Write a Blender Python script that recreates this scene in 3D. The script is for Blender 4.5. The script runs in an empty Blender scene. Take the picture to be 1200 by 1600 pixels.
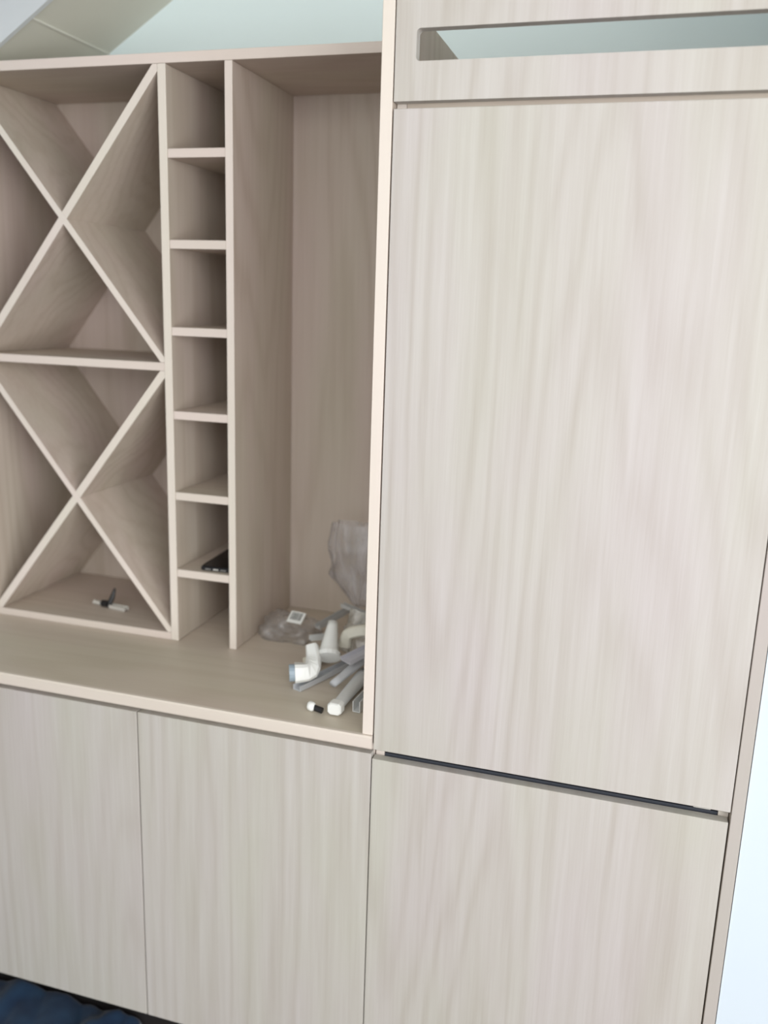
import bpy, bmesh, math, random
from mathutils import Vector, Matrix, noise
random.seed(7)
sc = bpy.context.scene
COL = sc.collection

# ------------------------------------------------------------------ camera
F_PX = 1383.515
cam_d = bpy.data.cameras.new('camera')
cam = bpy.data.objects.new('camera', cam_d); COL.objects.link(cam)
yaw, pitch, roll = .2853, -.2325, .0326
cy, sy, cp, sp = math.cos(yaw), math.sin(yaw), math.cos(pitch), math.sin(pitch)
Fv = Vector((-sy*cp, cy*cp, sp)); Rv = Vector((cy, sy, 0)); Uv = Rv.cross(Fv)
c_, s_ = math.cos(roll), math.sin(roll)
Rv, Uv = c_*Rv + s_*Uv, -s_*Rv + c_*Uv
M = Matrix((Rv, Uv, -Fv)).transposed().to_4x4()
M.translation = Vector((.411, -1.3768, 1.5767))
cam.matrix_world = M
cam_d.sensor_fit = 'VERTICAL'; cam_d.sensor_height = 36.0
cam_d.lens = F_PX*36.0/1600.0
cam_d.clip_start = .02
cam_d.dof.use_dof = True; cam_d.dof.focus_distance = 1.45; cam_d.dof.aperture_fstop = 2.0
sc.camera = cam

# ------------------------------------------------------------------ world, lights, exposure
w = bpy.data.worlds.new('world'); sc.world = w; w.use_nodes = True
bg = w.node_tree.nodes['Background']
bg.inputs['Color'].default_value = (.86, .93, 1.0, 1); bg.inputs['Strength'].default_value = .55
def area(name, loc, target, sx, sy_, power, col):
    l = bpy.data.lights.new(name, 'AREA'); l.shape = 'RECTANGLE'; l.size = sx; l.size_y = sy_
    l.energy = power; l.color = col
    o = bpy.data.objects.new(name, l); COL.objects.link(o); o.location = loc
    o.rotation_euler = (Vector(target)-Vector(loc)).to_track_quat('-Z', 'Y').to_euler()
    return o
area('overhead_fill', (-.1, -1.9, 2.40), (-.2, -.3, .9), 3.4, 1.6, 55, (1.0, .99, 1.0))  # added overhead fill for worktop and fronts; no opening above it
area('side_soft_light', (2.9, -2.7, 1.20), (-.6, 0, .95), 2.8, 2.2, 116, (1.0, .98, .965))  # soft light added from the right; no window stands there
area('front_fill', (-.2, -3.6, .95), (-.1, 0, .8), 4.0, 1.7, 15, (1.0, .985, .98))  # added frontal fill from behind the camera, not a real window
sc.view_settings.view_transform = 'Standard'; sc.view_settings.look = 'None'
sc.view_settings.gamma = 1; sc.view_settings.use_curve_mapping = False
sc.view_settings.exposure = 0.0

# ------------------------------------------------------------------ helpers
def tag(o, label=None, cat=None, group=None, kind=None):
    if label: o['label'] = label
    if cat: o['category'] = cat
    if group: o['group'] = group
    if kind: o['kind'] = kind
    return o
def thing(name, label, cat, loc=(0, 0, 0), rot=(0, 0, 0), group=None):
    o = bpy.data.objects.new(name, None); COL.objects.link(o)
    o.location = loc; o.rotation_euler = rot; o.empty_display_size = .05
    return tag(o, label, cat, group)
def obj(name, bm, mats, parent=None, smooth=False):
    me = bpy.data.meshes.new(name); bm.normal_update(); bm.to_mesh(me); bm.free()
    for m in (mats if isinstance(mats, (list, tuple)) else [mats]): me.materials.append(m)
    if smooth:
        for p in me.polygons: p.use_smooth = True
    o = bpy.data.objects.new(name, me); COL.objects.link(o)
    if parent: o.parent = parent
    return o
def bbox(bm, x0, x1, y0, y1, z0, z1, bev=.0007, front=0, mat=0, mtx=None):
    """bevelled board; the faces that look towards -Y get material slot `front`"""
    r = bmesh.ops.create_cube(bm, size=1.0)
    vs = r['verts']
    for v in vs:
        v.co = Vector(((x0+x1)/2 + v.co.x*(x1-x0), (y0+y1)/2 + v.co.y*(y1-y0), (z0+z1)/2 + v.co.z*(z1-z0)))
    fs = {f for v in vs for f in v.link_faces}
    if bev > 0:
        old = set(bm.faces) - fs
        es = list({e for v in vs for e in v.link_edges})
        bmesh.ops.bevel(bm, geom=es, offset=bev, segments=1, affect='EDGES')
        fs = set(bm.faces) - old
        vs = list({v for f in fs for v in f.verts})
    for f in fs:
        f.normal_update()
        f.material_index = front if f.normal.y < -.6 else mat
    if mtx is not None:
        for v in vs: v.co = mtx @ v.co
    return vs
def board(name, b, mats, parent=None, front=0, bev=.0007):
    bm = bmesh.new(); bbox(bm, *b, front=front, bev=bev)
    return obj(name, bm, mats, parent)
def frame_of(d, up=Vector((0, 0, 1))):
    d = d.normalized(); s = d.cross(up)
    if s.length < 1e-4: s = Vector((1, 0, 0))
    s.normalize(); u = s.cross(d)
    return Matrix((s, d, u)).transposed()           # columns: side, along, up
def sweep(bm, path, prof, cap=True, mat=0, scales=None, up=Vector((0, 0, 1))):
    rings = []
    n = len(path)
    for i, p in enumerate(path):
        d = path[min(i+1, n-1)] - path[max(i-1, 0)]
        fm = frame_of(d, up); k = scales[i] if scales else 1
        rings.append([bm.verts.new(p + fm @ Vector((x*k, 0, z*k))) for x, z in prof])
    m = len(prof)
    for a, b in zip(rings[:-1], rings[1:]):
        for j in range(m):
            f = bm.faces.new((a[j], a[(j+1) % m], b[(j+1) % m], b[j])); f.material_index = mat
    if cap:
        for r, fl in ((rings[0], 1), (rings[-1], 0)):
            f = bm.faces.new(r[::-1] if not fl else r); f.material_index = mat
    bmesh.ops.recalc_face_normals(bm, faces=bm.faces)
def circ(r, n=14, sx=1, sz=1): return [(r*sx*math.cos(2*math.pi*i/n), r*sz*math.sin(2*math.pi*i/n)) for i in range(n)]

# ------------------------------------------------------------------ materials
def newmat(name):
    m = bpy.data.materials.new(name); m.use_nodes = True
    nt = m.node_tree; b = nt.nodes['Principled BSDF']
    return m, nt, b
def N(nt, t, **kw):
    n = nt.nodes.new(t)
    for k, v in kw.items(): setattr(n, k, v)
    return n
def plain(name, col, rough=.5, metal=0, noise_amt=.06, scale=30, spec=.5):
    m, nt, b = newmat(name)
    tc = N(nt, 'ShaderNodeTexCoord'); nz = N(nt, 'ShaderNodeTexNoise'); nz.inputs['Scale'].default_value = scale
    nz.inputs['Detail'].default_value = 4
    nt.links.new(tc.outputs['Object'], nz.inputs['Vector'])
    mx = N(nt, 'ShaderNodeMix', data_type='RGBA')
    mx.inputs[6].default_value = tuple(c*(1-noise_amt) for c in col)+(1,)
    mx.inputs[7].default_value = tuple(min(1, c*(1+noise_amt)) for c in col)+(1,)
    nt.links.new(nz.outputs['Fac'], mx.inputs[0]); nt.links.new(mx.outputs[2], b.inputs['Base Color'])
    b.inputs['Roughness'].default_value = rough; b.inputs['Metallic'].default_value = metal
    b.inputs['Specular IOR Level'].default_value = spec
    return m
def wood(name, axis='Z', cols=((.66, .62, .545), (.63, .605, .50), (.67, .615, .56)), streak=.80, rough=.58, ringamt=.55, fiber=.5):
    """limed oak veneer, grain running along `axis`"""
    m, nt, b = newmat(name); L = nt.links.new
    tc = N(nt, 'ShaderNodeTexCoord'); oi = N(nt, 'ShaderNodeObjectInfo')
    off = N(nt, 'ShaderNodeVectorMath', operation='SCALE'); off.inputs[0].default_value = (7.3, 3.1, 5.7)
    L(oi.outputs['Random'], off.inputs['Scale'])
    add = N(nt, 'ShaderNodeVectorMath', operation='ADD'); L(tc.outputs['Object'], add.inputs[0]); L(off.outputs[0], add.inputs[1])
    sep = N(nt, 'ShaderNodeSeparateXYZ'); L(add.outputs[0], sep.inputs[0])
    com = N(nt, 'ShaderNodeCombineXYZ')
    order = {'Z': ('X', 'Y', 'Z'), 'X': ('Z', 'Y', 'X'), 'Y': ('X', 'Z', 'Y')}[axis]
    for i, a in enumerate(order): L(sep.outputs[a], com.inputs[i])
    def mapped(s):
        v = N(nt, 'ShaderNodeVectorMath', operation='MULTIPLY'); v.inputs[1].default_value = s
        L(com.outputs[0], v.inputs[0]); return v.outputs[0]
    def noise_(vec, scale, det=2, rough_=.5):
        n = N(nt, 'ShaderNodeTexNoise'); n.inputs['Scale'].default_value = scale
        n.inputs['Detail'].default_value = det; n.inputs['Roughness'].default_value = rough_
        L(vec, n.inputs['Vector']); return n.outputs['Fac']
    def math_(op, a, b_=None, c=None):
        n = N(nt, 'ShaderNodeMath', operation=op)
        for i, v in enumerate((a, b_, c)):
            if v is None: continue
            if isinstance(v, (int, float)): n.inputs[i].default_value = v
            else: L(v, n.inputs[i])
        return n.outputs[0]
    # growth-ring contours (cathedral arches)
    field = noise_(mapped((1, 1, .11)), 3.4, 1.0, .35)
    fine = noise_(mapped((1, 1, .06)), 30, 2)
    ph = math_('ADD', math_('MULTIPLY', field, 17.0), math_('MULTIPLY', fine, 1.1))
    ring = math_('POWER', math_('MULTIPLY_ADD', math_('SINE', math_('MULTIPLY', ph, 6.283)), .5, .5), 2.5)
    fib = noise_(mapped((1, 1, .018)), 420, 3, .6)
    fib2 = noise_(mapped((1, 1, .03)), 95, 3, .65)
    mask = noise_(mapped((1, 1, .3)), 4.0, 1)
    line = math_('MULTIPLY', ring, math_('MULTIPLY', mask, ringamt))
    f1 = math_('MULTIPLY', math_('SUBTRACT', fib, .5), fiber*.5)
    f2 = math_('MULTIPLY', math_('SUBTRACT', fib2, .5), fiber*1.0)
    f3 = math_('MULTIPLY', math_('SUBTRACT', noise_(mapped((1, 1, .04)), 26, 3, .6), .48), fiber*.5)
    tot = math_('ADD', math_('ADD', line, f1), math_('ADD', f2, f3))
    # slow tints
    t1 = N(nt, 'ShaderNodeMapRange'); t1.inputs[1].default_value = .38; t1.inputs[2].default_value = .62
    L(noise_(mapped((1, 1, .22)), 6.5, 2), t1.inputs[0])
    t2 = N(nt, 'ShaderNodeMapRange'); t2.inputs[1].default_value = .45; t2.inputs[2].default_value = .68
    sh = N(nt, 'ShaderNodeVectorMath', operation='ADD'); sh.inputs[1].default_value = (11, 5, 3); L(mapped((1, 1, .25)), sh.inputs[0])
    L(noise_(sh.outputs[0], 5.0, 2), t2.inputs[0])
    m1 = N(nt, 'ShaderNodeMix', data_type='RGBA'); m1.inputs[6].default_value = cols[0]+(1,); m1.inputs[7].default_value = cols[1]+(1,)
    L(t1.outputs[0], m1.inputs[0])
    m2 = N(nt, 'ShaderNodeMix', data_type='RGBA'); L(m1.outputs[2], m2.inputs[6]); m2.inputs[7].default_value = cols[2]+(1,)
    L(t2.outputs[0], m2.inputs[0])
    m3 = N(nt, 'ShaderNodeMix', data_type='RGBA', blend_type='MULTIPLY'); L(m2.outputs[2], m3.inputs[6])
    m3.inputs[7].default_value = (streak, streak*.955, streak*.90, 1); L(tot, m3.inputs[0]); m3.clamp_factor = False
    L(m3.outputs[2], b.inputs['Base Color'])
    bp = N(nt, 'ShaderNodeBump'); bp.inputs['Strength'].default_value = .12; bp.inputs['Distance'].default_value = .0004
    L(fib, bp.inputs['Height']); L(bp.outputs[0], b.inputs['Normal'])
    b.inputs['Roughness'].default_value = rough; b.inputs['Specular IOR Level'].default_value = .25
    return m
DOORC = ((.545, .520, .488), (.53, .520, .462), (.55, .512, .50))
INC = ((.575, .50, .43), (.56, .50, .42), (.585, .49, .44))
W_DOOR = wood('limed_oak_front', 'Z', DOORC, ringamt=.55, fiber=1.0)
W_INZ = wood('limed_oak_upright', 'Z', INC, ringamt=.65, fiber=.7)
W_INX = wood('limed_oak_crosswise', 'X', INC, ringamt=.5, fiber=.6)
W_INY = wood('limed_oak_depthwise', 'Y', INC, ringamt=.7, fiber=.8)
W_TOP = wood('limed_oak_worktop', 'X', ((.60, .53, .45), (.585, .53, .435), (.61, .525, .455)), ringamt=.4, fiber=.45, rough=.42)
W_EDGE = wood('pale_edge_band', 'Z', ((.76, .695, .63), (.75, .70, .615), (.77, .68, .63)), ringamt=.1, fiber=.15)
W_EDGEX = wood('pale_edge_band_crosswise', 'X', ((.73, .65, .59), (.72, .655, .58), (.74, .64, .59)), ringamt=.1, fiber=.15)
W_GAB = wood('oak_end_edge', 'Z', ((.50, .46, .435), (.49, .46, .425), (.51, .455, .44)), ringamt=.1, fiber=.3)
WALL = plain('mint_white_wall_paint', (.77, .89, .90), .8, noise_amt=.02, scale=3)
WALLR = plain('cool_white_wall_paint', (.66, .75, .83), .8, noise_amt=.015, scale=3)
CEIL = plain('ceiling_paint', (.66, .66, .58), .85, noise_amt=.03, scale=4)
STRIPM = plain('joint_strip_paint', (.72, .72, .65), .8, noise_amt=.02)
LINING = plain('white_lining_paint', (.66, .70, .71), .6, noise_amt=.01)
FLOORM = wood('shade_darkened_brown_floor', 'X', ((.10, .06, .05), (.09, .055, .045), (.11, .065, .05)), rough=.4)  # brown darkened to carry the shade below the cabinets
DARK = plain('black_plinth_laminate', (.02, .018, .018), .5)
STEEL = plain('brushed_steel', (.74, .73, .69), .38, .45, .1, 120)
BLACKP = plain('black_plastic', (.012, .012, .014), .35)
GLASSY = plain('black_screen_glass', (.004, .004, .005), .06)
GASKET = plain('slate_grey_seal', (.055, .062, .078), .45)
WHITEP = plain('white_plastic', (.86, .88, .86), .35, noise_amt=.02)
CREAMP = plain('cream_plastic', (.76, .74, .64), .4, noise_amt=.04)
GREYP = plain('pale_grey_plastic', (.60, .62, .65), .4, noise_amt=.05)
BLUEP = plain('blue_grey_plastic', (.33, .41, .48), .4)
PALEP = plain('pale_plastic', (.72, .74, .74), .4, noise_amt=.04)
LILACP = plain('lilac_grey_plastic', (.56, .56, .61), .4, noise_amt=.05)
DGREYP = plain('mid_grey_plastic', (.48, .48, .47), .45, noise_amt=.08)
def cloth_mat():
    m, nt, b = newmat('navy_cloth'); L = nt.links.new
    tc = N(nt, 'ShaderNodeTexCoord'); nz = N(nt, 'ShaderNodeTexNoise'); nz.inputs['Scale'].default_value = 14
    L(tc.outputs['Object'], nz.inputs['Vector'])
    cr = N(nt, 'ShaderNodeValToRGB'); cr.color_ramp.elements[0].position = .35; cr.color_ramp.elements[1].position = .7
    cr.color_ramp.elements[0].color = (.012, .032, .09, 1); cr.color_ramp.elements[1].color = (.030, .085, .18, 1)
    L(nz.outputs['Fac'], cr.inputs[0]); L(cr.outputs[0], b.inputs['Base Color'])
    wv = N(nt, 'ShaderNodeTexNoise'); wv.inputs['Scale'].default_value = 900; L(tc.outputs['Object'], wv.inputs['Vector'])
    bp = N(nt, 'ShaderNodeBump'); bp.inputs['Strength'].default_value = .3; bp.inputs['Distance'].default_value = .001
    L(wv.outputs['Fac'], bp.inputs['Height']); L(bp.outputs[0], b.inputs['Normal'])
    b.inputs['Roughness'].default_value = .9; b.inputs['Sheen Weight'].default_value = .3
    return m
NAVY = cloth_mat()
def film_mat(name, milk, col=(.85, .86, .88), stretch=(1, 1, 1)):
    m, nt, b = newmat(name); L = nt.links.new
    out = nt.nodes['Material Output']
    tr = N(nt, 'ShaderNodeBsdfTransparent'); tr.inputs[0].default_value = (.97, .975, .98, 1)
    gl = N(nt, 'ShaderNodeBsdfGlossy'); gl.inputs['Roughness'].default_value = .16
    df = N(nt, 'ShaderNodeBsdfDiffuse'); df.inputs['Color'].default_value = col+(1,)
    tl = N(nt, 'ShaderNodeBsdfTranslucent'); tl.inputs['Color'].default_value = col+(1,)
    mk = N(nt, 'ShaderNodeMixShader'); L(df.outputs[0], mk.inputs[1]); L(tl.outputs[0], mk.inputs[2]); mk.inputs[0].default_value = .4
    tc = N(nt, 'ShaderNodeTexCoord'); nz = N(nt, 'ShaderNodeTexNoise'); nz.inputs['Scale'].default_value = 20; nz.inputs['Detail'].default_value = 4; nz.inputs['Distortion'].default_value = 1.2
    mpg = N(nt, 'ShaderNodeMapping'); mpg.inputs['Scale'].default_value = stretch; L(tc.outputs['Object'], mpg.inputs['Vector']); L(mpg.outputs[0], nz.inputs['Vector'])
    mr = N(nt, 'ShaderNodeMapRange'); mr.inputs[1].default_value = .35; mr.inputs[2].default_value = .7
    mr.inputs[3].default_value = milk*.15; mr.inputs[4].default_value = milk*2.0; L(nz.outputs['Fac'], mr.inputs[0])
    a = N(nt, 'ShaderNodeMixShader'); L(mr.outputs[0], a.inputs[0]); L(tr.outputs[0], a.inputs[1]); L(mk.outputs[0], a.inputs[2])
    lw = N(nt, 'ShaderNodeLayerWeight'); lw.inputs[0].default_value = .25
    ms = N(nt, 'ShaderNodeMath', operation='MULTIPLY'); ms.inputs[1].default_value = .6; L(lw.outputs['Facing'], ms.inputs[0])
    ma = N(nt, 'ShaderNodeMath', operation='ADD'); ma.inputs[1].default_value = .04; L(ms.outputs[0], ma.inputs[0])
    c = N(nt, 'ShaderNodeMixShader'); L(ma.outputs[0], c.inputs[0]); L(a.outputs[0], c.inputs[1]); L(gl.outputs[0], c.inputs[2])
    L(c.outputs[0], out.inputs['Surface'])
    return m
FILM = film_mat('clear_film', .17, (.88, .87, .90), (1.6, 1, 1))
FILM2 = film_mat('milky_film', .30, (.90, .88, .92), (1.3, 1.3, .35))
FILM3 = film_mat('greyish_film', .45, (.84, .82, .76), (1, 1, .5))
def glass_mat():
    m, nt, b = newmat('window_glass'); b.inputs['Transmission Weight'].default_value = 1
    b.inputs['Roughness'].default_value = 0; b.inputs['IOR'].default_value = 1.1; return m
GLASS = glass_mat()

# ------------------------------------------------------------------ the room
def struct(name, bm, m, parent=None):
    o = obj(name, bm, m, parent); o['kind'] = 'structure'; return o
def sbox(name, b, m):
    bm = bmesh.new(); bbox(bm, *b, bev=0); return struct(name, bm, m)
YW = .6                                              # back wall plane
sbox('floor', (-3.0, 1.9, -4.0, .7, -.05, 0), FLOORM)
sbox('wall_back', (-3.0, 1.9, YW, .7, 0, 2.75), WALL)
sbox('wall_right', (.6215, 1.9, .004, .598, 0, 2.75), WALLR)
# sloping ceiling: z = 2.226 + .611 (x + .705), running down to the left, with a roof window cut in it
SL = .611; an = math.atan(SL)
U_ = Vector((math.cos(an), 0, math.sin(an))); NRM = Vector((-math.sin(an), 0, math.cos(an)))
O_ = Vector((-.705, 0, 2.226))
def slope_slab(u0, u1, y0, y1, t=.20):
    bm = bmesh.new(); r = bmesh.ops.create_cube(bm, size=1.0)
    for v in r['verts']:
        u = u1 if v.co.x > 0 else u0; y = y1 if v.co.y > 0 else y0; h = t if v.co.z > 0 else 0
        v.co = O_ + U_*u + Vector((0, y, 0)) + NRM*h
    return bm
HOLE = (-.95, .02, -.62, .325)                       # u0,u1,y0,y1 of the roof window opening
ceil = struct('ceiling', slope_slab(-2.6, .52, HOLE[3], .60), CEIL)
struct('ceiling', slope_slab(-2.6, .52, -4.0, HOLE[2]), CEIL)
struct('ceiling', slope_slab(-2.6, HOLE[0], HOLE[2], HOLE[3]), CEIL)
struct('ceiling', slope_slab(HOLE[1], .52, HOLE[2], HOLE[3]), CEIL)
zf = (O_+U_*.52).z; xf = (O_+U_*.52).x
sbox('ceiling', (xf, 1.9, -4.0, .6, zf, zf+.2), CEIL)
# narrow joint strip between two ceiling boards
bm = bmesh.new(); r = bmesh.ops.create_cube(bm, size=1.0)
for v in r['verts']:
    u = -.20 + v.co.x*.0035; v.co = O_ + U_*u + Vector((0, .4625+v.co.y*.275, 0)) + NRM*(-.001+v.co.z*.003)
struct('trim_1', bm, STRIPM)
# roof window: lining, sash frame, pane
wroot = bpy.data.objects.new('window_1', None); COL.objects.link(wroot); wroot['kind'] = 'structure'
def lin_slab(name, u0, u1, y0, y1, h0, h1, m):
    bm = bmesh.new(); r = bmesh.ops.create_cube(bm, size=1.0)
    for v in r['verts']:
        u = u1 if v.co.x > 0 else u0; y = y1 if v.co.y > 0 else y0; h = h1 if v.co.z > 0 else h0
        v.co = O_ + U_*u + Vector((0, y, 0)) + NRM*h
    return obj(name, bm, m, wroot)
u0, u1, y0, y1 = HOLE; e = .012
lin_slab('window_lining', u0, u1, y1-e, y1-.0005, -.004, .21, LINING)
lin_slab('window_lining', u0, u1, y0+.0005, y0+e, -.004, .21, LINING)
lin_slab('window_lining', u0+.0005, u0+e, y0+e, y1-e, -.004, .21, LINING)
lin_slab('window_lining', u1-e, u1-.0005, y0+e, y1-e, -.004, .21, LINING)
s = .05
lin_slab('window_frame', u0, u1, y1-s, y1, .211, .26, LINING)
lin_slab('window_frame', u0, u1, y0, y0+s, .211, .26, LINING)
lin_slab('window_frame', u0, u0+s, y0+s, y1-s, .211, .26, LINING)
lin_slab('window_frame', u1-s, u1, y0+s, y1-s, .211, .26, LINING)
lin_slab('window_pane', u0+s, u1-s, y0+s, y1-s, .230, .236, GLASS)

# ------------------------------------------------------------------ base cabinets
T = .018
ZT, ZTB, ZD, ZB = .8282, .8031, .7918, .0984        # worktop top / underside, door top / bottom
XB = -.4772
def base_cabinet(x0, x1, label, grp):
    t = thing('base_cabinet', label, 'cabinet', ((x0+x1)/2, .3, ZB), group=grp)
    ox, oy, oz = t.location
    def P(name, a, b, c, d, e_, f_, mats, front=0, bev=.0007):
        return board(name, (a-ox, b-ox, c-oy, d-oy, e_-oz, f_-oz), mats, t, front, bev)
    P('door', x0+.0013, x1-.0013, 0, .019, ZB, ZD, W_DOOR, bev=.0009)
    P('side_panel', x0+.0003, x0+T, .021, .56, ZB+.002, ZTB-.0005, [W_INZ, W_EDGE], 1)
    P('side_panel', x1-T, x1-.0003, .021, .56, ZB+.002, ZTB-.0005, [W_INZ, W_EDGE], 1)
    P('bottom_panel', x0+T, x1-T, .021, .56, ZB+.002, ZB+.002+T, [W_INX, W_EDGEX], 1)
    P('top_rail', x0+T, x1-T, .021, .10, ZTB-.0005-T, ZTB-.0005, [W_INX, W_EDGEX], 1)
    P('back_panel', x0+T, x1-T, .552, .56, ZB+.02, ZTB-.0005, W_INZ)
    P('shelf', x0+T, x1-T, .06, .55, .44, .44+T, [W_INX, W_EDGEX], 1)
    return t
base_cabinet(XB-.60, XB, 'pale oak base cabinet with a plain door, the left one, below the X-shaped rack', None)
base_cabinet(XB, -.0012, 'pale oak base cabinet with a plain door, directly beside the tall cabinet', None)
pl = board('plinth', (XB-.60, -.001, .060, .078, 0, ZB-.001), DARK)
tag(pl, 'dark recessed plinth board under the two base cabinet doors', 'plinth')

# ------------------------------------------------------------------ worktop
wt = thing('worktop', 'oak worktop with pale rounded front edge, carrying the wine rack and the loose fittings', 'worktop', (-.55, .3, ZTB))
bm = bmesh.new(); bbox(bm, -1.08+.55, -.0203+.55, .002-.3, .5985-.3, 0, ZT-ZTB, front=0, bev=.0005)
obj('worktop_board', bm, W_TOP, wt)
bm = bmesh.new()
ht = ZT-ZTB
prof = [(0.0, ht), (-.006, ht), (-.0085, ht-.003), (-.0085, .003), (-.006, 0), (0, 0)]
vs0 = [bm.verts.new((-1.08+.55, .002-.3+a, z)) for a, z in prof]; vs1 = [bm.verts.new((-.0003+.55-.0003, .002-.3+a, z)) for a, z in prof]
for j in range(6): bm.faces.new((vs0[j], vs0[(j+1) % 6], vs1[(j+1) % 6], vs1[j]))
bm.faces.new(vs0); bm.faces.new(vs1[::-1]); bmesh.ops.recalc_face_normals(bm, faces=bm.faces)
obj('edge_band', bm, W_EDGEX, wt)

# ------------------------------------------------------------------ wine rack unit
YR, YB = .2714, .574
XU2R, XU2L, XU1R, XU1L, XL = -.3981, -.4143, -.5395, -.5572, -1.016
ZR0, ZR1 = 2.0102, 2.0291
ZM = 1.4316                                          # middle shelf centre
rk = thing('wine_rack', 'pale oak open wine rack with X dividers, pigeonholes and tall niche on the worktop', 'wine rack', (-.52, .43, ZT))
ox, oy, oz = rk.location
def RP(name, a, b, c, d, e_, f_, mats, front=0, bev=.0007):
    return board(name, (a-ox, b-ox, c-oy, d-oy, e_-oz, f_-oz), mats, rk, front, bev)
INB = .0004
RP('top_panel', XL-T, -.0205, YR, YB, ZR0, ZR1, [W_INX, W_EDGEX], 1)
RP('back_panel', XL-T, -.0205, YB+.0003, YB+.0085, ZT+.0006, ZR1, W_INZ)
RP('upright', XL-T, XL, YR, YB, ZT+.0006, ZR0-INB, [W_INZ, W_EDGE], 1)
RP('upright', XU1L, XU1R, YR, YB, ZT+.0006, ZR0-INB, [W_INZ, W_EDGE], 1)
RP('upright', XU2L, XU2R, YR, YB, ZT+.0006, ZR0-INB, [W_INZ, W_EDGE], 1)
RP('bottom_panel', XL+INB, XU1L-INB, YR, YB, ZT+.0006, ZT+.0174, [W_INX, W_EDGEX], 1)
RP('middle_shelf', XL+INB, XU1L-INB, YR+.001, YB, ZM-.0085, ZM+.0085, [W_INX, W_EDGEX], 1)
step = (ZR0-ZT+.018)/7
SHZ = [ZR0+.009-i*step for i in range(1, 7)]
adj = [.000, .000, .000, .001, .003, .004]
for z, dz in zip(SHZ, adj):
    z = z - dz + .0; RP('shelf', XU1R+INB, XU2L-INB, YR+.001, YB, z-.0085, z+.0085, [W_INX, W_EDGEX], 1)
SH6 = SHZ[5]-adj[5]+.0085
def diagonal(x0, z0, x1, z1, th, half=None):
    """board from corner (x0,z0) to corner (x1,z1) in the rack plane, ends mitred into the corners"""
    d = Vector((x1-x0, 0, z1-z0)); n = Vector((-d.z, 0, d.x)).normalized()*(th/2)
    lo_x, hi_x = min(x0, x1), max(x0, x1); lo_z, hi_z = min(z0, z1), max(z0, z1)
    poly = [Vector((x0, 0, z0))+n-d, Vector((x0, 0, z0))-n-d, Vector((x1, 0, z1))-n+d, Vector((x1, 0, z1))+n+d]
    def clip(poly, ax, val, sgn):
        out = []
        for i in range(len(poly)):
            a, b = poly[i], poly[(i+1) % len(poly)]
            ia, ib = sgn*(a[ax]-val) >= 0, sgn*(b[ax]-val) >= 0
            if ia: out.append(a)
            if ia != ib: out.append(a.lerp(b, (val-a[ax])/(b[ax]-a[ax])))
        return out
    poly = clip(poly, 0, lo_x, 1); poly = clip(poly, 0, hi_x, -1); poly = clip(poly, 2, lo_z, 1); poly = clip(poly, 2, hi_z, -1)
    if half:                                          # keep one side of the crossing board
        q, qn, sg, off = half
        out = []
        for i in range(len(poly)):
            a, b = poly[i], poly[(i+1) % len(poly)]
            da, db = sg*((a-q).dot(qn))-off, sg*((b-q).dot(qn))-off
            if da >= 0: out.append(a)
            if (da >= 0) != (db >= 0): out.append(a.lerp(b, da/(da-db)))
        poly = out
    bm = bmesh.new()
    base = Vector((ox, oy, oz))
    f = [bm.verts.new(p + Vector((0, YR+.001, 0)) - base) for p in poly]
    bk = [bm.verts.new(p + Vector((0, YB, 0)) - base) for p in poly]
    k = len(poly)
    a = bm.faces.new(f); bm.faces.new(bk[::-1])
    for i in range(k): bm.faces.new((f[i], bk[i], bk[(i+1) % k], f[(i+1) % k]))
    bmesh.ops.recalc_face_normals(bm, faces=bm.faces)
    for fc in bm.faces:
        fc.normal_update(); fc.material_index = 1 if fc.normal.y < -.6 else 0
    return obj('diagonal_divider', bm, [W_INZ, W_EDGE], rk)
TD = .0165
for zlo, zhi in ((ZM+.0085+INB, ZR0-INB), (ZT+.0174+INB, ZM-.0085-INB)):
    xa, xb = XL+INB, XU1L-INB
    diagonal(xa, zhi, xb, zlo, TD*.8)                                            # runs down to the right, unbroken
    q = Vector(((xa+xb)/2, 0, (zlo+zhi)/2)); dd = Vector((xb-xa, 0, zlo-zhi)); qn = Vector((-dd.z, 0, dd.x)).normalized()
    for sg in (1, -1): diagonal(xa, zlo, xb, zhi, TD, half=(q, qn, sg, TD*.4+.0002))

# ------------------------------------------------------------------ tall cabinet
tc_ = thing('tall_cabinet', 'tall pale oak cabinet with two plain doors and a slotted top panel', 'cabinet', (.3, .3, 0))
def TP(name, a, b, c, d, e_, f_, mats, front=0, bev=.0007):
    return board(name, (a-.3, b-.3, c-.3, d-.3, e_, f_), mats, tc_, front, bev)
ZTOP = 2.035
ZGR0, ZGR1 = 1.8603, 1.8703
TP('side_panel', -.0197, -.0006, -.0005, .585, ZT+.0005, ZTOP, [W_INZ, W_EDGE], 1)
TP('side_panel', .6008, .6195, -.0005, .585, 0, ZTOP, [W_INZ, W_GAB], 1)
TP('door', .0016, .5990, 0, .019, .8016, ZGR0, W_DOOR, bev=.0009)
TP('door', -.0008+.0005, .5980, 0, .019, ZB-.0, .7832, W_DOOR, bev=.0009)
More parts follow.
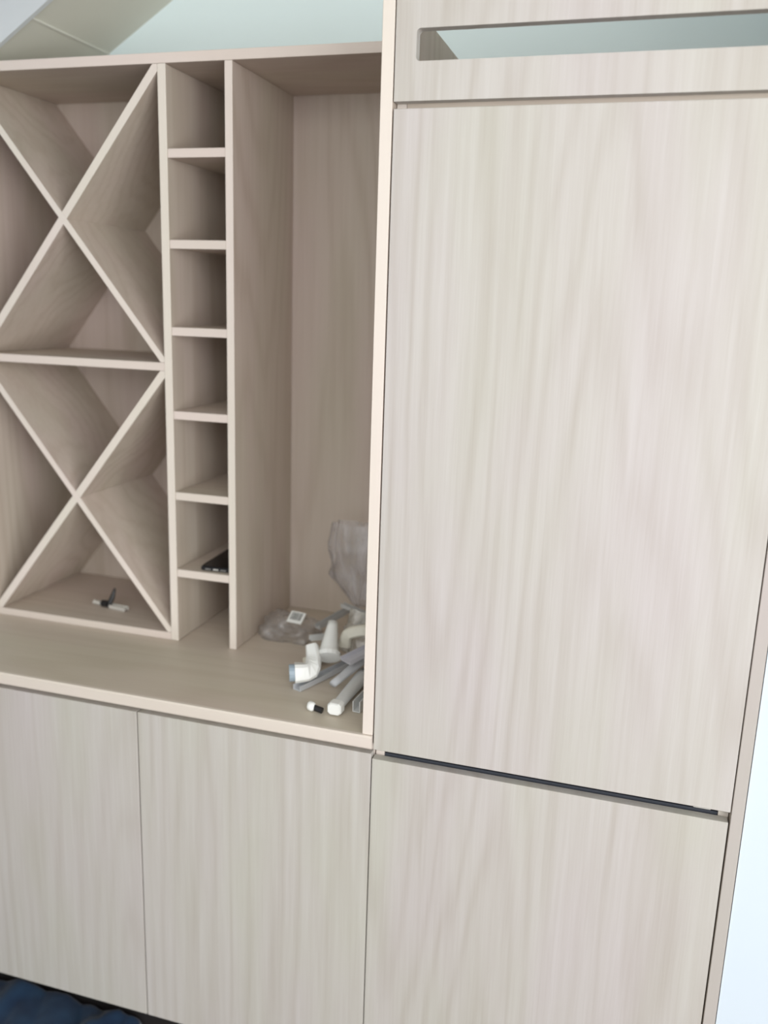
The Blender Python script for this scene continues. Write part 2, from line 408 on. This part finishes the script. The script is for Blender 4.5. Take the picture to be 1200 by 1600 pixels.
# inner carcass behind the doors
TP('carcass_side', .0005, .0165, .0215, .58, .08, 1.90, [W_INZ, W_EDGE], 1)
TP('carcass_side', .5835, .5995, .0215, .58, .08, 1.90, [W_INZ, W_EDGE], 1)
TP('carcass_shelf', .017, .583, .060, .58, .770, .786, [W_INX, W_EDGEX], 1)
TP('carcass_rail', .017, .583, .0200, .0995, 1.850, 1.875, [W_INX, W_GAB], 0)
TP('carcass_top', .017, .583, .10, .58, 1.852, 1.870, [W_INX, W_EDGEX], 1)
TP('carcass_bottom', .017, .583, .0215, .58, .100, .118, [W_INX, W_EDGEX], 1)
TP('plinth', .0005, .5995, .062, .08, 0, ZB-.019, DARK)
# top panel with the long ventilation slot
def fascia():
    bm = bmesh.new()
    X0, X1, Z0, Z1 = .0016, .5990, ZGR1, ZTOP
    a, b, c, d, r = .0335, .5665, 1.9247, 1.9693, .006
    outer = [(X0, Z0), (X1, Z0), (X1, Z1), (X0, Z1)]
    inner = []
    for (px, pz, st) in ((a+r, c+r, 180), (b-r, c+r, 270), (b-r, d-r, 0), (a+r, d-r, 90)):
        for k in range(6):
            t = math.radians(st+k*18); inner.append((px+r*math.cos(t), pz+r*math.sin(t)))
    loops = []
    for y in (0, .019):
        lo = [bm.verts.new((x-.3, y-.3, z)) for x, z in outer]; li = [bm.verts.new((x-.3, y-.3, z)) for x, z in inner]
        es = [bm.edges.new((l[i], l[(i+1) % len(l)])) for l in (lo, li) for i in range(len(l))]
        bmesh.ops.triangle_fill(bm, edges=es, use_beauty=True)
        loops.append((lo, li))
    for j in (0, 1):
        A, B = loops[0][j], loops[1][j]; n = len(A)
        for i in range(n): bm.faces.new((A[i], A[(i+1) % n], B[(i+1) % n], B[i]))
    bmesh.ops.recalc_face_normals(bm, faces=bm.faces)
    return obj('ventilation_panel', bm, W_DOOR, tc_)
fascia()
# appliance behind the doors, seen in the gap between them
fr = thing('built_in_fridge', 'dark slate appliance front glimpsed in the gap between the two tall cabinet doors', 'fridge', (.3, .3, .788))
def FP(name, a, b, c, d, e_, f_, m, bev=.002): return board(name, (a-.3, b-.3, c-.3, d-.3, e_-.788, f_-.788), m, fr, 0, bev)
FP('body', .020, .580, .075, .56, .788, 1.84, DGREYP)
FP('door_seal', .020, .580, .060, .0745, .790, 1.83, BLACKP)
FP('appliance_door', .020, .578, .026, .0595, .7945, 1.83, GASKET)
FP('hinge_plate', .455, .478, .023, .060, .788, .7940, BLACKP, .0005)
FP('hinge_plate', .545, .572, .022, .060, .788, .7940, STEEL, .0005)
FP('hinge_pin', .538, .574, .0215, .0255, .7950, .8005, BLACKP, .0005)
rail = TP('door_rail', .017, .583, .0225, .060, .7700, .7868, [GASKET, GASKET], 0)

# ------------------------------------------------------------------ navy cloth on the floor
def cloth():
    bm = bmesh.new(); nx, ny = 120, 80
    x0, x1, ya, yb = -1.30, -.524, -.50, .0585
    g = []
    for j in range(ny+1):
        row = []
        for i in range(nx+1):
            u, v = i/nx, j/ny; x = x0+(x1-x0)*u; y = ya+(yb-ya)*v
            h = .034 + .016*noise.noise(Vector((x*8, y*3.0, 1.3))) + .014*abs(noise.noise(Vector((x*20+y*8, y*6, 4))))
            h += .016*math.exp(-((x-y*.5+.60)/.022)**2) + .012*math.exp(-((x+y*.4+.70)/.02)**2) + .012*math.exp(-((x-y*.3+.83)/.03)**2)
            edge = max(0, min(u*14, (1-u)*40, v*10, (1-v)*34, 1))
            row.append(bm.verts.new((x + .005*noise.noise(Vector((y*14, 2, 0)))*(u > .9), y, .004+max(h, .003)*edge**.5)))
        g.append(row)
    for j in range(ny):
        for i in range(nx): bm.faces.new((g[j][i], g[j][i+1], g[j+1][i+1], g[j+1][i]))
    # thickness
    r = bmesh.ops.solidify(bm, geom=list(bm.faces), thickness=.003)
    bmesh.ops.recalc_face_normals(bm, faces=bm.faces)
    mz = min(v.co.z for v in bm.verts)
    for v in bm.verts: v.co.z -= mz - .0003
    o = obj('cloth', bm, NAVY, smooth=True)
    return tag(o, 'rumpled dark navy cloth lying on the floor below the base cabinets', 'cloth')
cloth()

# ------------------------------------------------------------------ black phone on the second lowest pigeonhole shelf
ph = thing('smartphone', 'flat black phone lying on the lowest shelf of the narrow pigeonholes', 'phone', (-.4575, .361, SH6+.0003), (0, 0, math.radians(3)))
def rounded_slab(w_, l_, h0, h1, r, seg=6):
    bm = bmesh.new(); pts = []
    for (sx, sy2, st) in ((1, 1, 0), (-1, 1, 90), (-1, -1, 180), (1, -1, 270)):
        for k in range(seg+1):
            t = math.radians(st+k*90/seg); pts.append((sx*(w_/2-r)+r*math.cos(t), sy2*(l_/2-r)+r*math.sin(t)))
    rings = []
    for z, s_in in ((h0, .0012), (h0+.0015, 0), (h1-.0015, 0), (h1, .0012)):
        k = [(x*(1-2*s_in/w_), y*(1-2*s_in/l_)) for x, y in pts]
        rings.append([bm.verts.new((x, y, z)) for x, y in k])
    n = len(pts)
    for a, b in zip(rings[:-1], rings[1:]):
        for i in range(n): bm.faces.new((a[i], a[(i+1) % n], b[(i+1) % n], b[i]))
    bm.faces.new(rings[0][::-1]); bm.faces.new(rings[-1])
    return bm
obj('phone_body', rounded_slab(.073, .148, 0, .0085, .007), BLACKP, ph)
obj('screen', rounded_slab(.068, .142, .0086, .0092, .006), GLASSY, ph)
bm = bmesh.new(); bbox(bm, -.006, .006, -.0748, -.0738, .0028, .0056, bev=.0003); obj('charging_port', bm, STEEL, ph)
for sx in (-1, 1):
    bm = bmesh.new()
    for k in range(4): bbox(bm, sx*(.013+k*.0032)-.001, sx*(.013+k*.0032)+.001, -.0748, -.0738, .0034, .0050, bev=.0002)
    obj('speaker_grille', bm, STEEL, ph)

# ------------------------------------------------------------------ cabinet hinge lying in the bottom X cell
hg = thing('hinge', 'loose steel cabinet hinge with a dark upright pin, lying on the wine rack floor', 'hinge', (-.772, .360, ZT+.0190), (0, 0, math.radians(-8)))
bm = bmesh.new(); bbox(bm, .002, .050, -.007, .007, .004, .0065, bev=.0006); bbox(bm, .002, .050, -.0075, -.0060, 0, .0095, bev=.0004); bbox(bm, .002, .050, .0060, .0075, 0, .0095, bev=.0004)
obj('hinge_arm', bm, STEEL, hg)
bm = bmesh.new()
sweep(bm, [Vector((-.004, 0, .008)), Vector((-.014, 0, .008)), Vector((-.022, 0, .007))], circ(.008, 16)); obj('hinge_cup', bm, BLACKP, hg)
for k in range(3):
    bm = bmesh.new(); x = -.027-k*.009
    sweep(bm, [Vector((x, 0, .0062)), Vector((x-.0028, 0, .0062))], circ(.0060, 14)); obj('washer', bm, STEEL, hg)
bm = bmesh.new(); sweep(bm, [Vector((-.005, 0, .0062)), Vector((-.050, 0, .0062))], circ(.0028, 10)); obj('screw', bm, STEEL, hg)
bm = bmesh.new(); sweep(bm, [Vector((-.001, 0, .010)), Vector((.003, .006, .024)), Vector((.006, .010, .040)), Vector((.007, .012, .046))], circ(.006, 12), scales=[1.0, .95, .6, .3], up=Vector((0, 1, 0))); obj('pin', bm, BLACKP, hg)

# ------------------------------------------------------------------ loose plastic fittings on the worktop
def strip(label, a, b, wd, th, m, sag=0, group=None, kind='channel', endmat=None, flare=None):
    """plastic channel / rod from a to b, slightly bent, own origin at its lower end"""
    a = Vector(a); b = Vector(b)
    t = thing('plastic_strip', label, 'plastic strip', a, group=group)
    path = [(b-a)*(i/8) + Vector((0, 0, sag*math.sin(math.pi*i/8))) for i in range(9)]
    if kind == 'channel':
        w2, h2, k = wd/2, th/2, .0016
        prof = [(-w2, h2), (-w2, -h2), (w2, -h2), (w2, h2), (w2-k, h2), (w2-k, -h2+k), (-w2+k, -h2+k), (-w2+k, h2)]
    else:
        prof = circ(1, 14, wd/2, th/2)
    bm = bmesh.new(); sweep(bm, path, prof, cap=True, scales=[1+(flare or 0)*i/8 for i in range(9)])
    obj('strip_body', bm, m, t, smooth=(kind != 'channel'))
    if endmat:
        d = (b-a).normalized()
        bm = bmesh.new(); sweep(bm, [-d*.006, -d*.003, d*.014], [(x*.62*wd, z*.62*th) for x, z in [(-1, -.6), (-.6, -1), (.6, -1), (1, -.6), (1, .6), (.6, 1), (-.6, 1), (-1, .6)]], scales=[.85, 1, 1]); obj('end_cap', bm, endmat, t)
    return t
Z0 = ZT+.0004
strip('long pale grey plastic strip slanting back from under the white elbow', (-.196, .124, Z0+.006), (-.118, .335, Z0+.008), .019, .011, GREYP)
strip('shorter pale grey plastic rod with a blunt tip, lying across the long strip', (-.124, .132, Z0+.022), (-.075, .285, Z0+.052), .017, .013, GREYP, kind='rod', flare=.5)
strip('thick pale grey tube with a bright white end cap, nearest the worktop edge', (-.090, .050, Z0+.014), (-.085, .215, Z0+.016), .022, .019, PALEP, kind='rod', endmat=WHITEP, flare=.4)
strip('pale strip standing on edge, closest to the tall cabinet side', (-.056, .074, Z0+.012), (-.042, .245, Z0+.013), .015, .022, PALEP)
strip('mid grey strip at the back, running from the barcode label to the standing bag', (-.238, .345, Z0+.050), (-.195, .440, Z0+.066), .015, .010, DGREYP)
strip('mid grey strip crossing the back of the heap below the standing bag', (-.200, .400, Z0+.088), (-.110, .360, Z0+.082), .012, .009, DGREYP)
strip('thin grey strip leaning up at the right rear of the heap', (-.150, .346, Z0+.064), (-.095, .424, Z0+.115), .012, .008, DGREYP)
strip('wide lilac-grey flat strip resting on the rods at the right of the heap', (-.112, .170, Z0+.058), (-.050, .262, Z0+.078), .030, .009, LILACP)
strip('short pale strip between the clear bag and the cream fittings', (-.236, .300, Z0+.040), (-.196, .352, Z0+.034), .013, .010, PALEP)

def elbow(label, pts, rad, m, capm=None, capr=1.08, sq=False, scales=None, collar=False):
    base = Vector(pts[0]); t = thing('plastic_elbow', label, 'plastic fitting', base)
    P_ = [Vector(p)-base for p in pts]
    path = []
    for i in range(len(P_)-1):
        for k in range(4): path.append(P_[i].lerp(P_[i+1], k/4))
    path.append(P_[-1]); n = len(path)
    for _ in range(2): path = [path[0]]+[(path[i-1]+path[i]*2+path[i+1])/4 for i in range(1, n-1)]+[path[-1]]
    sc_ = [scales[0]+(scales[1]-scales[0])*i/(n-1) for i in range(n)] if scales else [1]*n
    bm = bmesh.new()
    prof = [(-rad, -rad*.7), (-rad*.7, -rad), (rad*.7, -rad), (rad, -rad*.7), (rad, rad*.7), (rad*.7, rad), (-rad*.7, rad), (-rad, rad*.7)] if sq else circ(rad, 16)
    upv = Vector((.2, -1, .2))
    sweep(bm, path, prof, up=upv, scales=sc_); obj('elbow_body', bm, m, t, smooth=not sq)
    if collar:
        bm = bmesh.new(); d = (path[1]-path[0]).normalized()
        sweep(bm, [path[0]-d*.003, path[0]+d*.006], circ(rad*sc_[0]*1.12, 16), up=upv); obj('collar', bm, m, t)
    if capm:
        d = (path[0]-path[1]).normalized()
        bm = bmesh.new(); sweep(bm, [path[0]+d*.0002, path[0]+d*.011], circ(rad*capr, 16), up=upv); obj('end_plug', bm, capm, t)
    return t
elbow('bright white plastic elbow with a blue-grey plug, at the left front of the heap', [(-.206, .138, Z0+.031), (-.176, .152, Z0+.032), (-.182, .182, Z0+.046), (-.194, .200, Z0+.066)], .0160, WHITEP, BLUEP, sq=True, scales=(1.15, .72))
elbow('tall white plastic fitting, narrow at the top and flaring to its foot', [(-.160, .205, Z0+.046), (-.166, .226, Z0+.066), (-.172, .262, Z0+.098)], .0205, WHITEP, scales=(1.1, .5), collar=True)
elbow('cream plastic elbow arching over the right side of the heap', [(-.144, .262, Z0+.052), (-.140, .258, Z0+.080), (-.108, .262, Z0+.090), (-.076, .276, Z0+.088)], .0115, CREAMP, sq=True)
elbow('cream plastic fitting lying behind the elbow with the blue-grey plug', [(-.218, .232, Z0+.014), (-.204, .262, Z0+.016), (-.190, .300, Z0+.016)], .0105, CREAMP, sq=True)
# small knob with black stub
kb = thing('furniture_knob', 'tiny white knob on a black stub, nearest the worktop edge', 'knob', (-.124, .050, Z0+.0096))
bm = bmesh.new(); sweep(bm, [Vector((-.006, .001, 0)), Vector((-.010, .001, 0)), Vector((-.017, .002, .001)), Vector((-.020, .002, .001))], circ(.0090, 16), scales=[.7, 1, 1, .7]); obj('knob_head', bm, WHITEP, kb, smooth=True)
bm = bmesh.new(); sweep(bm, [Vector((-.008, .001, -.001)), Vector((.010, -.002, -.003))], circ(.0058, 12)); obj('stub', bm, BLACKP, kb)

# crumpled film bags: pleated sleeves
def sleeve(label, origin, axis, length, wfun, dfun, m, seed, pleat=.30, n=44, rings=26, open_end=True, up=Vector((0, 0, 1)), bend=Vector((0, 0, 0)), floor=None):
    t = thing('plastic_bag', label, 'plastic bag', origin)
    axis = Vector(axis).normalized(); fm = frame_of(axis, up)
    bm = bmesh.new(); R_ = []
    for j in range(rings+1):
        tt = j/rings; row = []
        cx = .010*noise.noise(Vector((seed, tt*2.2, 0))); cz = .008*noise.noise(Vector((seed+4, tt*2.2, 0)))
        for i in range(n):
            a = 2*math.pi*i/n; c, s2 = math.cos(a), math.sin(a)
            rdg = 1-2*abs(noise.noise(Vector((c*1.9+seed, s2*1.9, tt*1.5))))
            rdg2 = 1-2*abs(noise.noise(Vector((c*4.2+seed, s2*4.2+tt*2, tt*3.1+seed))))
            k = 1+pleat*(rdg-.45)+pleat*.35*(rdg2-.4)
            sx = math.copysign(abs(c)**.8, c); sz = math.copysign(abs(s2)**.8, s2)
            lp = Vector((wfun(tt)*sx*k+cx, tt*length+.006*noise.noise(Vector((c*2, s2*2, seed+tt*3))), dfun(tt)*sz*k+cz))
            p = fm @ lp + bend*(tt*tt)
            row.append(p)
        R_.append(row)
    if floor is not None:
        for row in R_:
            for p in row:
                if p.z < 0: p.z = 0.0004*abs(noise.noise(p*90))
    V = [[bm.verts.new(p) for p in row] for row in R_]
    for a, b in zip(V[:-1], V[1:]):
        for i in range(n): bm.faces.new((a[i], a[(i+1) % n], b[(i+1) % n], b[i]))
    bm.faces.new(V[0][::-1])
    if not open_end: bm.faces.new(V[-1])
    obj('film', bm, m, t, smooth=True)
    return t
b1 = sleeve('clear crumpled plastic bag with a white barcode label, lying left of the heap', (-.266, .385, Z0), (-1, .12, 0), .108,
            lambda t: .050*(1-.10*t), lambda t: .026+.016*math.sin(math.pi*min(t*.85+.1, 1)), FILM, 3.3, floor=0, open_end=False, pleat=.34, bend=Vector((0, 0, .012)))
b1.location.z = Z0+.0002
sleeve('milky clear plastic bag standing upright behind the heap by the tall cabinet', (-.182, .490, Z0+.062), (-.03, -.05, 1), .195,
       lambda t: .022+.050*min(1, t*3.2)-.016*max(0, t-.4), lambda t: .010+.018*math.sin(math.pi*t*.8+.2), FILM2, 9.1, up=Vector((0, 1, 0)), pleat=.22)
sleeve('greyish crumpled plastic sleeve behind the cream elbow', (-.128, .300, Z0+.020), (.10, .35, .8), .088,
       lambda t: .040, lambda t: .012, FILM3, 5.7, up=Vector((0, 1, 0)), pleat=.30)
# barcode label on the lying bag (part of it)
rotm = Matrix.Translation(Vector((-.030, -.020, .0560))) @ Matrix.Rotation(math.radians(-10), 4, 'Z') @ Matrix.Rotation(math.radians(38), 4, 'X')
bm = bmesh.new(); bbox(bm, -.019, .019, -.015, .015, 0, .0005, bev=0, mtx=rotm)
lab = obj('barcode_label', bm, WHITEP, b1); lab['label'] = 'white label with black barcode bars'
bm = bmesh.new(); x = -.014
for wdt in (.0018, .0010, .0026, .0014, .0022, .0010, .0018, .0026):
    bbox(bm, x, x+wdt, -.007, .012, .0006, .0008, bev=0, mtx=rotm); x += wdt+.0017
obj('barcode', bm, BLACKP, lab)
